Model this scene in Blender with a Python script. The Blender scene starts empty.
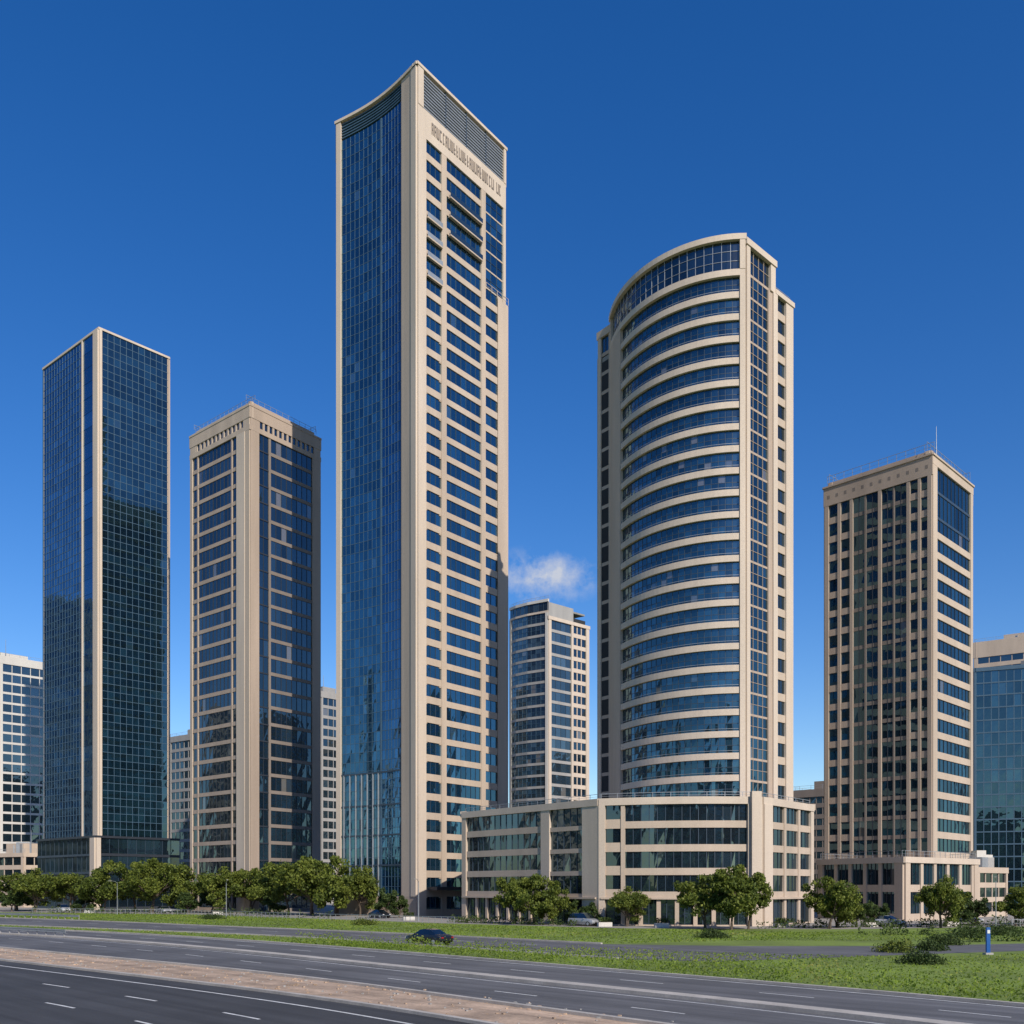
import bpy, math, random
import numpy as np
from mathutils import Vector, noise
random.seed(7); np.random.seed(7)
S = bpy.context.scene
C = bpy.context.collection

# ------------------------------------------------------------ materials
def new_mat(name):
    m = bpy.data.materials.new(name); m.use_nodes = True
    nt = m.node_tree; nt.nodes.clear()
    out = nt.nodes.new('ShaderNodeOutputMaterial')
    return m, nt, out
def N(nt, t, **kw):
    n = nt.nodes.new(t)
    for k, v in kw.items():
        if k in n.inputs.keys(): n.inputs[k].default_value = v
        else: setattr(n, k, v)
    return n
def ramp(nt, fac, stops):
    r = nt.nodes.new('ShaderNodeValToRGB')
    e = r.color_ramp.elements
    while len(e) < len(stops): e.new(0.5)
    for i, (p, c) in enumerate(stops):
        e[i].position = p; e[i].color = (*c, 1)
    nt.links.new(fac, r.inputs[0]); return r
def rough_mat(name, col, var=0.15, scale=0.5, rough=0.85, streak=False, fine=8.0, bump=0.0, metal=0.0, lo=.72, hi=1.15, wear=0.0):
    m, nt, out = new_mat(name)
    L = nt.links.new
    tc = N(nt, 'ShaderNodeTexCoord'); mp = N(nt, 'ShaderNodeMapping')
    mp.inputs['Scale'].default_value = (1, 1, 0.12) if streak else (1, 1, 1)
    L(tc.outputs['Object'], mp.inputs['Vector'])
    n1 = N(nt, 'ShaderNodeTexNoise', Scale=scale, Detail=6.0, Roughness=0.6)
    L(mp.outputs[0], n1.inputs['Vector'])
    n2 = N(nt, 'ShaderNodeTexNoise', Scale=fine, Detail=3.0)
    L(tc.outputs['Object'], n2.inputs['Vector'])
    a = tuple(c*(1-var) for c in col); b = tuple(min(1, c*(1+var)) for c in col)
    r = ramp(nt, n1.outputs[0], [(0.3, a), (0.7, b)])
    mx = N(nt, 'ShaderNodeMix', data_type='RGBA', blend_type='MULTIPLY')
    mx.inputs[0].default_value = 0.5
    r2 = ramp(nt, n2.outputs[0], [(0.25, (lo,)*3), (0.75, (hi,)*3)])
    L(r.outputs[0], mx.inputs[6]); L(r2.outputs[0], mx.inputs[7])
    res = mx.outputs[2]
    if wear:   # tyre wear: long stains that run with the carriageway
        vr = N(nt, 'ShaderNodeVectorRotate', rotation_type='Z_AXIS'); vr.inputs['Angle'].default_value = math.radians(46)
        L(tc.outputs['Object'], vr.inputs['Vector'])
        vm = N(nt, 'ShaderNodeVectorMath', operation='MULTIPLY'); vm.inputs[1].default_value = (.03, 1.1, 1); L(vr.outputs[0], vm.inputs[0])
        n3 = N(nt, 'ShaderNodeTexNoise', Scale=1.0, Detail=5.0, Roughness=.65); L(vm.outputs[0], n3.inputs['Vector'])
        r3 = ramp(nt, n3.outputs[0], [(.3, (1-wear,)*3), (.7, (1+wear,)*3)])
        m2 = N(nt, 'ShaderNodeMix', data_type='RGBA', blend_type='MULTIPLY'); m2.inputs[0].default_value = 1
        L(res, m2.inputs[6]); L(r3.outputs[0], m2.inputs[7]); res = m2.outputs[2]
    p = N(nt, 'ShaderNodeBsdfPrincipled', Roughness=rough, Metallic=metal)
    L(res, p.inputs['Base Color'])
    if bump:
        b = N(nt, 'ShaderNodeBump', Strength=bump, Distance=0.05)
        L(n2.outputs[0], b.inputs['Height']); L(b.outputs[0], p.inputs['Normal'])
    L(p.outputs[0], out.inputs[0]); return m
def glass_mat(name, dark, tint, refl, blinds=(0.16, 0.15, 0.13), bl=0.9):
    m, nt, out = new_mat(name); L = nt.links.new
    at = N(nt, 'ShaderNodeAttribute', attribute_name='rnd')
    d2 = tuple(c*2.4 for c in dark)
    r = ramp(nt, at.outputs['Fac'], [(0.0, tuple(c*0.5 for c in dark)), (0.6, dark), (bl-0.02, d2), (bl, blinds)])
    p = N(nt, 'ShaderNodeBsdfPrincipled', Roughness=0.3)
    p.inputs['Specular IOR Level'].default_value = 0.2
    L(r.outputs[0], p.inputs['Base Color'])
    g = N(nt, 'ShaderNodeBsdfGlossy', Roughness=0.02)
    tc = N(nt, 'ShaderNodeTexCoord')
    ns = N(nt, 'ShaderNodeTexNoise', Scale=0.35, Detail=2.0)
    L(tc.outputs['Object'], ns.inputs['Vector'])
    bp = N(nt, 'ShaderNodeBump', Strength=0.15, Distance=0.15)
    L(ns.outputs[0], bp.inputs['Height']); L(bp.outputs[0], g.inputs['Normal'])
    r2 = ramp(nt, at.outputs['Fac'], [(0.0, tuple(c*0.62 for c in tint)), (1.0, tint)])
    L(r2.outputs[0], g.inputs['Color'])
    fr = N(nt, 'ShaderNodeFresnel', IOR=1.5)
    ma = N(nt, 'ShaderNodeMath', operation='MULTIPLY_ADD', use_clamp=True)
    L(fr.outputs[0], ma.inputs[0]); ma.inputs[1].default_value = 0.8; ma.inputs[2].default_value = refl
    mx = N(nt, 'ShaderNodeMixShader')
    L(ma.outputs[0], mx.inputs[0]); L(p.outputs[0], mx.inputs[1]); L(g.outputs[0], mx.inputs[2])
    L(mx.outputs[0], out.inputs[0]); return m
def leaf_mat(name, cols, tl=.35):
    m, nt, out = new_mat(name); L = nt.links.new
    at = N(nt, 'ShaderNodeAttribute', attribute_name='rnd')
    r = ramp(nt, at.outputs['Fac'], [(i/(len(cols)-1), c) for i, c in enumerate(cols)])
    p = N(nt, 'ShaderNodeBsdfPrincipled', Roughness=0.6)
    p.inputs['Specular IOR Level'].default_value = 0.25
    tr = N(nt, 'ShaderNodeBsdfTranslucent')
    L(r.outputs[0], p.inputs['Base Color']); L(r.outputs[0], tr.inputs['Color'])
    mx = N(nt, 'ShaderNodeMixShader'); mx.inputs[0].default_value = tl
    L(p.outputs[0], mx.inputs[1]); L(tr.outputs[0], mx.inputs[2]); L(mx.outputs[0], out.inputs[0])
    return m

M = {}
M['beige'] = rough_mat('beige_stone', (0.475, 0.38, 0.295), 0.12, 0.25, 0.8, True)
M['beige2'] = rough_mat('pale_stone', (0.55, 0.455, 0.365), 0.10, 0.25, 0.8, True)
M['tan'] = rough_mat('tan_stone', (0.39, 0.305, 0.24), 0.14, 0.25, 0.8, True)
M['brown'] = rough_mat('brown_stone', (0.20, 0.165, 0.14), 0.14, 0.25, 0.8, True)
M['white'] = rough_mat('white_render', (0.56, 0.53, 0.48), 0.08, 0.25, 0.8, True)
M['grey'] = rough_mat('grey_concrete', (0.31, 0.30, 0.285), 0.12, 0.3, 0.8, True)
M['dark'] = rough_mat('dark_metal', (0.03, 0.035, 0.045), 0.1, 0.5, 0.4)
M['mull'] = rough_mat('blue_mullion', (0.04, 0.06, 0.085), 0.1, 0.5, 0.4)
M['mullb'] = rough_mat('steel_blue_mullion', (0.06, 0.11, 0.16), 0.1, 0.5, 0.4)
M['alum'] = rough_mat('aluminium', (0.32, 0.34, 0.36), 0.1, 0.5, 0.4, metal=0.3)
M['core'] = rough_mat('dark_core', (0.02, 0.022, 0.025), 0.1, 0.5, 0.9)
M['roof'] = rough_mat('roof_gravel', (0.25, 0.24, 0.22), 0.15, 0.5, 0.9)
M['g_blue'] = glass_mat('blue_glass', (0.004, 0.022, 0.06), (0.18, 0.40, 0.62), 0.42, bl=1.0, blinds=(0.02, 0.07, 0.14))
M['g_deep'] = glass_mat('deep_glass', (0.004, 0.014, 0.022), (0.22, 0.36, 0.42), 0.33, bl=1.0, blinds=(0.02, 0.04, 0.055))
M['g_tall'] = glass_mat('tower_glass', (0.005, 0.024, 0.05), (0.24, 0.47, 0.60), 0.43, bl=0.97, blinds=(0.04, 0.08, 0.11))
M['g_dark'] = glass_mat('smoked_glass', (0.007, 0.014, 0.021), (0.32, 0.44, 0.51), 0.27, bl=0.95)
M['g_teal'] = glass_mat('teal_glass', (0.005, 0.018, 0.03), (0.24, 0.42, 0.50), 0.33, bl=0.965)
M['g_pale'] = glass_mat('pale_glass', (0.025, 0.04, 0.05), (0.38, 0.47, 0.51), 0.33, bl=0.93)

# ------------------------------------------------------------ geometry builder
class Path:
    def __init__(s, pts):
        s.p = [Vector((a[0], a[1])) for a in pts]; s.c = [0.0]; s.u = []
        for a, b in zip(s.p, s.p[1:]):
            s.c.append(s.c[-1]+(b-a).length); s.u.append((b-a).normalized())
        ns = [Vector((u.y, -u.x)) for u in s.u]
        s.n = [ns[0]]+[(a+b).normalized() for a, b in zip(ns, ns[1:])]+[ns[-1]]
        s.L = s.c[-1]
    def seg(s, v):
        i = 0
        while i < len(s.u)-1 and v > s.c[i+1]: i += 1
        return i
    def ev(s, v, d=0.0):
        i = s.seg(v); l = s.c[i+1]-s.c[i]; t = (v-s.c[i])/l
        tc = min(1, max(0, t)); n = s.n[i].lerp(s.n[i+1], tc).normalized()
        q = s.p[i]+s.u[i]*(v-s.c[i])+n*d
        return q.x, q.y
    def samples(s, a, b):
        return [a]+[c for c in s.c[1:-1] if a+1e-4 < c < b-1e-4]+[b]

class Builder:
    def __init__(s, name): s.name = name; s.d = {}
    def g(s, mat):
        return s.d.setdefault(mat, ([], [], []))
    def quad(s, mat, vs, r=None):
        V, F, R = s.g(mat); k = len(V); V.extend(vs)
        F.append(tuple(range(k, k+len(vs)))); R.append(random.random() if r is None else r)
    def box(s, path, a, b, z0, z1, d0, d1, mat):
        V, F, R = s.g(mat); sm = path.samples(a, b); k = len(V)
        for v in sm:
            i = path.ev(v, d0); o = path.ev(v, d1)
            V += [(*i, z0), (*o, z0), (*o, z1), (*i, z1)]
        for j in range(len(sm)-1):
            p = k+4*j; q = p+4
            F += [(p, q, q+1, p+1), (p+1, q+1, q+2, p+2), (p+2, q+2, q+3, p+3), (p+3, q+3, q, p)]
        e = k+4*(len(sm)-1)
        F += [(k, k+1, k+2, k+3), (e+3, e+2, e+1, e)]
        R += [0.5]*(4*(len(sm)-1)+2)
    def prism(s, pts, z0, z1, mat):
        V, F, R = s.g(mat); k = len(V); n = len(pts)
        V += [(p[0], p[1], z0) for p in pts]+[(p[0], p[1], z1) for p in pts]
        F += [tuple(k+i for i in range(n))[::-1], tuple(k+n+i for i in range(n))]
        F += [(k+i, k+(i+1) % n, k+n+(i+1) % n, k+n+i) for i in range(n)]
        R += [0.5]*(n+2)
    def cbox(s, x, y, z, sx, sy, sz, mat, rot=0):
        c, q = math.cos(rot), math.sin(rot)
        pts = [(x+c*a-q*b, y+q*a+c*b) for a, b in ((-sx/2, -sy/2), (sx/2, -sy/2), (sx/2, sy/2), (-sx/2, sy/2))]
        s.prism(pts, z, z+sz, mat)
    def tube(s, pts, rad, mat, n=7):
        V, F, R = s.g(mat); k = len(V); pts = [Vector(p) for p in pts]
        for i, p in enumerate(pts):
            t = (pts[min(i+1, len(pts)-1)]-pts[max(i-1, 0)]).normalized()
            a = t.orthogonal().normalized(); b = t.cross(a)
            for j in range(n):
                w = 2*math.pi*j/n
                V.append(tuple(p+(a*math.cos(w)+b*math.sin(w))*rad[i]))
        for i in range(len(pts)-1):
            for j in range(n):
                F.append((k+i*n+j, k+i*n+(j+1) % n, k+(i+1)*n+(j+1) % n, k+(i+1)*n+j)); R.append(0.5)
        F.append(tuple(k+(len(pts)-1)*n+j for j in range(n))); R.append(.5)
        F.append(tuple(k+j for j in range(n))[::-1]); R.append(.5)
    def mesh(s, nm, V, F, R, mats):
        me = bpy.data.meshes.new(nm); me.from_pydata(V, [], F)
        a = me.attributes.new('rnd', 'FLOAT', 'FACE'); a.data.foreach_set('value', R)
        for m in mats: me.materials.append(M[m])
        me.update(); return me
    def build(s, parts=None, loc=(0, 0, 0), rot=0):
        e = bpy.data.objects.new(s.name, None); C.objects.link(e); e.empty_display_size = 0.5
        for m, (V, F, R) in s.d.items():
            nm = (parts or {}).get(m, M[m].name+'_parts')
            o = bpy.data.objects.new(nm, s.mesh(nm, V, F, R, [m])); C.objects.link(o); o.parent = e
        e.location = loc; e.rotation_euler = (0, 0, rot)
        return e

def shrink(pts, k):
    cx = sum(p[0] for p in pts)/len(pts); cy = sum(p[1] for p in pts)/len(pts)
    return [(cx+(p[0]-cx)*k, cy+(p[1]-cy)*k) for p in pts]

def facade(B, path, z0, z1, nf, cols, absolute=False):
    fh = (z1-z0)/nf
    for c in cols:
        a, b = (c[0], c[1]) if absolute else (c[0]*path.L, c[1]*path.L)
        k = c[2]
        if k == 'P':
            B.box(path, a, b, z0, z1, -0.5, c[4] if len(c) > 4 else 0.25, c[3]); continue
        q = dict(n=1, sp=0.3, bd=0.1, mw=0.08, md=0.0, band='beige', mull='mull', glass='g_dark', sub=1, hw=0.06, rec=-0.08)
        q.update(c[3])
        for f in range(nf):
            zb = z0+f*fh; zt = zb+fh; zg = zb+q['sp']*fh
            if q['sp'] > 0: B.box(path, a, b, zb, zg, -0.45, q['bd'], q['band'])
            hs = (zt-zg)/q['sub']
            for r in range(q['sub']):
                if r > 0 or q['sp'] == 0:
                    B.box(path, a, b, zg+r*hs-q['hw']/2, zg+r*hs+q['hw']/2, -0.3, q['md']-0.01, q['mull'])
            base = random.random()*0.4
            for i in range(q['n']):
                s0 = a+(b-a)*i/q['n']; s1 = a+(b-a)*(i+1)/q['n']
                for r in range(q['sub']):
                    sm = path.samples(s0, s1)
                    j = [random.uniform(-.009, .009) for _ in range(4)]
                    rv = min(1, base+random.random()*0.6) if random.random() < .85 else random.random()
                    for v0, v1 in zip(sm, sm[1:]):
                        za, zc = zg+r*hs, zg+(r+1)*hs
                        B.quad(q['glass'], [(*path.ev(v0, q['rec']+j[0]), za), (*path.ev(v1, q['rec']+j[1]), za),
                                            (*path.ev(v1, q['rec']+j[2]), zc), (*path.ev(v0, q['rec']+j[3]), zc)], rv)
        for i in range(1, q['n']):
            s0 = a+(b-a)*i/q['n']
            B.box(path, s0-q['mw']/2, s0+q['mw']/2, z0, z1, -0.3, q['md'], q['mull'])

def rail(B, path, z, h, mat, d=-0.3, step=1.5):
    B.box(path, 0, path.L, z+h-0.06, z+h, d-.03, d+.03, mat)
    B.box(path, 0, path.L, z+h*.5-0.03, z+h*.5, d-.02, d+.02, mat)
    n = max(2, int(path.L/step))
    for i in range(n+1):
        s = path.L*i/n
        B.box(path, s-.03, s+.03, z, z+h-.01, d-.025, d+.025, mat)

def clutter(B, pts, z, n, seed, sc=1.0):
    rr = random.Random(seed); cs = shrink(pts, 0.6)
    for i in range(n):
        w = [rr.random() for _ in cs]; t = sum(w)
        x = sum(a*p[0] for a, p in zip(w, cs))/t; y = sum(a*p[1] for a, p in zip(w, cs))/t
        B.cbox(x, y, z+0.01*i, rr.uniform(1, 3)*sc, rr.uniform(1, 3)*sc, rr.uniform(.8, 2.4)*sc, rr.choice(['grey', 'alum', 'white']), rr.random())

# ------------------------------------------------------------ 1. blue glass tower (left)
B = Builder('blue_glass_office_tower')
l, c, r = (-116.4, 248.2), (-95, 230), (-83.3, 243); bk = (-104.7, 261.2)
pl = [l, c, r, bk]; Z = 134
B.prism(shrink(pl, .95), 0, Z-1, 'core')
pL, pR, p3, p4 = Path([l, c]), Path([c, r]), Path([r, bk]), Path([bk, l])
cw = dict(sp=0, sub=2, mw=.10, md=.03, hw=.12, rec=-.03, glass='g_blue', mull='mullb')
facade(B, pL, 17, Z-.5, 33, [(0, .016, 'P', 'mullb', .1), (.016, .715, 'W', dict(cw, n=14)), (.715, .735, 'P', 'beige2', .25),
    (.735, .92, 'W', dict(cw, n=1, glass='g_blue', sub=1, mull='g_blue', hw=.03)), (.92, 1.0, 'P', 'beige2', .35)])
facade(B, pR, 17, Z-.5, 33, [(0, .035, 'P', 'beige2', .34), (.035, .98, 'W', dict(cw, n=11, glass='g_deep')), (.98, 1, 'P', 'tan', .12)])
for p in (p3, p4): facade(B, p, 0, Z-.5, 37, [(0, .04, 'P', 'beige'), (.04, .96, 'W', dict(cw, n=8, sub=1)), (.96, 1, 'P', 'beige')])
for p in (pL, pR, p3, p4):
    B.box(p, -.1, p.L+.09, Z-.5, Z, -.5, .2, 'beige2')
B.prism(shrink(pl, .96), Z-1.2, Z-.8, 'roof')
pod = [(-117.5, 247.5), (-95, 228.2), (-81, 243.5), (-104, 262)]
a, b2 = Path(pod[:2]), Path(pod[1:3])
B.prism(shrink(pod, .96), 0, 16.8, 'core')
facade(B, a, 0, 16.5, 4, [(0, .93, 'W', dict(sp=.12, n=12, glass='g_deep', band='mull')), (.93, 1, 'P', 'beige2', .4)])
facade(B, b2, 0, 16.5, 4, [(0, .05, 'P', 'beige2', .4), (.05, 1, 'W', dict(sp=.15, n=9, glass='g_dark', band='dark'))])
B.box(a, 0, a.L, 16.5, 17, -1.2, .3, 'dark'); B.box(b2, 0, b2.L, 16.5, 17.01, -1.2, .3, 'dark')
B.build({'g_blue': 'curtain_wall_glass', 'beige2': 'corner_piers'})

# ------------------------------------------------------------ 2. beige office tower
B = Builder('beige_office_tower')
l, c, r = (-70.6, 219.8), (-53.7, 205), (-42.4, 220.7); bk = (-59.3, 235.5)
pl = [l, c, r, bk]; Z = 105.4; zt = 99.0
B.prism(shrink(pl, .94), 0, Z-1, 'core')
pL, pR, p3, p4 = Path([l, c]), Path([c, r]), Path([r, bk]), Path([bk, l])
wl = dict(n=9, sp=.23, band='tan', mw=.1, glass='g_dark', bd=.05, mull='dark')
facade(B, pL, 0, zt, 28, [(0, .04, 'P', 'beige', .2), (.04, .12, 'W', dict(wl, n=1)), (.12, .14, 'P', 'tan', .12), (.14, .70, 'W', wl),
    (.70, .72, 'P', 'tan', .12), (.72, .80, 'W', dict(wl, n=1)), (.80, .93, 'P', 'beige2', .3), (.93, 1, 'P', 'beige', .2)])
facade(B, pR, 0, zt, 28, [(0, .115, 'P', 'tan', .2), (.115, .25, 'W', dict(wl, n=2, sp=.08, band='dark')), (.25, .28, 'P', 'brown', .1),  # right face in darker stones: its shade is put into the colour
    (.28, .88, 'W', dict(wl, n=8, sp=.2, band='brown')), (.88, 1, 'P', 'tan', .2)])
for p in (p3, p4): facade(B, p, 0, zt, 28, [(0, .1, 'P', 'beige'), (.1, .9, 'W', dict(wl, n=6)), (.9, 1, 'P', 'beige')])
for p, m in ((pL, 'beige'), (pR, 'tan'), (p3, 'beige'), (p4, 'beige')):
    B.box(p, -.15, p.L+.17, zt, zt+1.0, -.6, .22, m)
    facade(B, p, zt+1.0, zt+2.5, 1, [(0, .1, 'P', m, .18)]+[(.1+.8*i/12, .1+.8*(i+.38)/12, 'P', m, .16) for i in range(12)]+[(.9, 1, 'P', m, .18)])
    B.box(p, .1*p.L, .9*p.L, zt+1.0, zt+2.5, -.45, -.02, 'g_dark')
    B.box(p, -.15, p.L+.2, zt+2.5, Z-1.6, -.7, .24, m)
    B.box(p, -.2, p.L+.23, Z-1.6, Z-1.2, -.7, .32, m)
    B.box(p, .8, p.L-.8, Z-1.2, Z, -1.5, -.9, m)
    rail(B, p, Z, 1.1, 'alum', -1.2)
B.prism(shrink(pl, .95), Z-1.6, Z-1.2, 'roof')
clutter(B, pl, Z-1.2, 4, 3, .7)
B.build()

# ------------------------------------------------------------ 3. tall tower
B = Builder('tall_skyscraper')
l, c, r = (-33.0, 188.7), (-16.6, 175), (-1.37, 195.3); bk = (-17.8, 209.0)
vl = (Vector(c)-Vector(l)); ln = vl.length; un = vl.normalized(); nn = Vector((un.y, -un.x))
conc = []
for i in range(13):
    t = i/12; q = Vector(l)+vl*t-nn*(1.15*math.sin(math.pi*t))
    conc.append((q.x, q.y))
pl = conc+[r, bk]; Z = 149.5
B.prism(shrink(pl, .93), 0, 141, 'core')
pL, pR, p3, p4 = Path(conc), Path([c, r]), Path([r, bk]), Path([bk, l])
cw = dict(sp=0, sub=1, mw=.07, md=.02, hw=.09, rec=-.03, glass='g_tall', mull='mullb')
L0 = pL.L
facade(B, pL, 3.5, 145.5, 80, [(0, .05, 'P', 'beige2', .3), (.05, .50, 'W', dict(cw, n=9)), (.50, .52, 'P', 'mullb', .08),
    (.52, .77, 'W', dict(cw, n=6, glass='g_blue')), (.77, .79, 'P', 'mull', .1), (.79, .93, 'P', 'beige', .2), (.93, 1, 'P', 'beige2', .32)])
for i in range(7):
    s = L0*(.08+.40*i/6); B.box(pL, s-.07, s+.07, 3.5, 26, -.3, .22, 'alum')
for z in (9, 14.5, 20, 26): B.box(pL, L0*.05, L0*.77, z, z+.3, -.3, .12, 'mull')
B.box(pL, 0, L0, 0, 3.5, -.5, .2, 'tan')
for k in range(6):
    z = 145.9+k*.52; B.box(pL, .5, L0*.79, z, z+.18, -.3, .02, 'mullb')
B.box(pL, 0, L0*.05, 145.5, 148.9, -.5, .3, 'beige2'); B.box(pL, L0*.79, L0*.93, 145.5, 148.9, -.5, .2, 'beige'); B.box(pL, L0*.93, L0, 145.5, 148.9, -.5, .32, 'beige2')
B.box(pL, .3, L0*.8, 145.4, 148.7, -.5, -.25, 'g_tall')
B.box(pL, -.3, L0+.2, 149.0, Z, -.9, .42, 'beige2')
W = dict(band='beige', glass='g_tall', bd=.1, sp=.32, mull='mull')
top = 137.3; zmid = 119.3
facade(B, pR, 0, top, 40, [(0, .082, 'P', 'beige2', .3), (.082, .25, 'W', dict(W, n=3, sp=.36)), (.25, .303, 'P', 'beige', .2),
    (.303, .70, 'W', dict(W, n=7)), (.70, .752, 'P', 'beige', .2)])
facade(B, pR, 0, zmid, 35, [(.752, .90, 'W', dict(W, n=2, sp=.38)), (.90, 1.0, 'P', 'beige', .22)])
B.box(pR, .9*pR.L, pR.L+.8, 0, zmid-.4, -3, .2, 'beige')
rail(B, Path([pR.ev(.752*pR.L, 0), pR.ev(pR.L+.7, 0)]), zmid-.4, 1.3, 'beige2', .3)
facade(B, pR, zmid, top, 5, [(.752, .97, 'W', dict(n=3, sp=.08, band='beige', glass='g_tall', bd=.0, sub=2)), (.97, 1, 'P', 'beige2', .2)])
for f in range(30):
    zt_ = (f+1)*top/40
    a0, a1 = .082*pR.L, .25*pR.L
    B.box(pR, a0, a0+.5, zt_-.2, zt_, -.18, .07, 'beige'); B.box(pR, a1-.5, a1, zt_-.2, zt_, -.18, .07, 'beige')
for f in (36, 37, 38):
    z = f*top/40
    B.box(pR, pR.L*.33, pR.L*.70, z-.2, z+.05, 0, .6, 'beige'); B.box(pR, pR.L*.33, pR.L*.70, z+.05, z+.9, .54, .58, 'g_pale')
for f in (33, 34, 35, 36):
    z = f*top/40; B.box(pR, pR.L*.09, pR.L*.25, z-.15, z+.1, 0, .5, 'beige'); B.box(pR, pR.L*.09, pR.L*.25, z+.1, z+.9, .45, .49, 'alum')
B.box(pR, 0, pR.L, top, 142.3, -.6, .22, 'beige2')
rr = random.Random(4); s = pR.L*.14
while s < pR.L*.93:
    w = rr.uniform(.4, .7); k = rr.choice([0, 1, 2, 3])
    if rr.random() < .86:
        z0, z1 = 139.0, 141.0
        B.box(pR, s, s+.13, z0, z1, .2, .32, 'brown')
        if k in (0, 2): B.box(pR, s+w-.13, s+w, z0, z1, .2, .32, 'brown')
        if k in (0, 1): B.box(pR, s+.13, s+w-.13, z1-.3, z1, .2, .31, 'brown')
        if k in (1, 2, 3): B.box(pR, s+.13, s+w-.13, z0, z0+.3, .2, .31, 'brown')
        if k in (0, 3): B.box(pR, s+.13, s+w-.13, z0+.8, z0+1.1, .2, .31, 'brown')
    s += w+.22
for k in range(11):
    z = 142.6+k*.57; B.box(pR, 1.4, pR.L-.6, z, z+.2, -.4, .05, 'alum')
B.box(pR, .5, pR.L-.4, 142.3, 148.8, -.9, -.6, 'mull')
for t in (.0, .975): B.box(pR, t*pR.L, t*pR.L+(1.4 if t == 0 else .6), 142.3, 149.0, -.5, .3, 'beige2')
for t in (.3, .53, .76): B.box(pR, t*pR.L-.08, t*pR.L+.08, 142.3, 149.0, -.55, .1, 'mull')
B.box(pR, -.29, pR.L+.3, 149.0, Z+.003, -.9, .4, 'beige2')
for p in (p3, p4):
    facade(B, p, 0, 142, 39, [(0, .08, 'P', 'beige2'), (.08, .92, 'W', dict(W, n=7)), (.92, 1, 'P', 'beige2')])
    B.box(p, 0, p.L, 142, Z-.01, -.6, .4, 'beige')
B.prism(shrink(pl, .95), 141, 142, 'roof')
B.box(pR, pR.L*.1, pR.L*.8, 4.6, 5.2, 0, 2.4, 'dark')
B.build()

# ------------------------------------------------------------ background tower builder
def simple_tower(name, l, c, r, Z, nf, wall, glass, nL, nR, sp=.3, crown=2.0, pier=.05, seed=1, midL=None, midR=None, roofkit=True):
    B = Builder(name)
    bk = (l[0]+r[0]-c[0], l[1]+r[1]-c[1]); pl = [l, c, r, bk]
    B.prism(shrink(pl, .94), 0, Z-.5, 'core')
    for i, p in enumerate((Path([l, c]), Path([c, r]), Path([r, bk]), Path([bk, l]))):
        n = nL if i % 2 == 0 else nR; mid = midL if i % 2 == 0 else midR
        W = dict(n=n, sp=sp, band=wall, glass=glass, bd=.1, mw=.2, mull=wall, md=.06)
        cols = [(0, pier, 'P', wall), (1-pier, 1, 'P', wall)]
        if mid:
            cols += [(pier, mid-.03, 'W', dict(W, n=max(1, int(n*mid)))), (mid-.03, mid+.03, 'P', wall), (mid+.03, 1-pier, 'W', dict(W, n=max(1, int(n*(1-mid)))))]
        else: cols += [(pier, 1-pier, 'W', W)]
        facade(B, p, 0, Z-crown, nf, cols)
        B.box(p, -.2, p.L+.23, Z-crown, Z, -.6, .3, wall)
        if roofkit: rail(B, p, Z, 1.1, 'alum', -.3, 3)
    B.prism(shrink(pl, .95), Z-.7, Z-.4, 'roof'); clutter(B, pl, Z-.4, 7, seed, 1.5)
    if roofkit:
        B.prism(shrink(pl, .45), Z-.4, Z+2.6, wall)
        B.tube([(c[0], c[1]+4, Z-.5), (c[0], c[1]+4, Z+6)], [.12, .05], 'alum')
    return B.build()

arc = [(-.6, 302), (1.2, 299.3), (4.6, 296), (10.6, 292)]
B = Builder('pale_glass_tower')
pA, pB = Path(arc), Path([(10.6, 292), (23.3, 304)]); pC, pD = Path([(23.3, 304), (10, 314)]), Path([(10, 314), (-.6, 302)])
full = arc+[(23.3, 304), (10, 314)]
B.prism(shrink(full, .93), 0, 86, 'core'); Z = 89.5
facade(B, pA, 0, Z-4, 25, [(0, .05, 'P', 'grey'), (.05, .94, 'W', dict(n=8, sp=.22, band='grey', glass='g_pale', bd=.05, sub=2, mull='mullb')), (.94, 1, 'P', 'white')])
facade(B, pB, 0, Z-6, 24, [(0, .06, 'P', 'beige2', .3), (.06, .55, 'W', dict(n=4, sp=.25, band='grey', glass='g_pale')), (.55, .6, 'P', 'beige2', .3),
                           (.60, .92, 'W', dict(n=3, sp=.35, band='beige2', glass='g_dark', mw=.4, mull='beige')), (.92, 1, 'P', 'beige2', .3)])
for p in (pC, pD): facade(B, p, 0, Z-6, 24, [(0, 1, 'W', dict(n=8, sp=.3, band='beige', glass='g_pale'))])
B.box(pA, 0, pA.L, Z-4, Z-3.4, -.5, .2, 'beige2'); facade(B, pA, Z-3.4, Z-.8, 1, [(0, 1, 'W', dict(n=9, sp=0, glass='g_pale'))])
B.box(pA, 0, pA.L, Z-.8, Z, -.5, .25, 'white'); B.box(pB, -.3, pB.L+.3, Z-6, Z-5, -.6, .4, 'beige2'); B.box(pB, 0, pB.L*.6, Z-5, Z-1, -.6, .2, 'grey')
rail(B, pA, Z, 1.0, 'alum'); clutter(B, full, Z-1.5, 6, 5, 1.2)
B.prism(shrink(full, .92), Z-2, Z-1.5, 'roof')
B.build()

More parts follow.
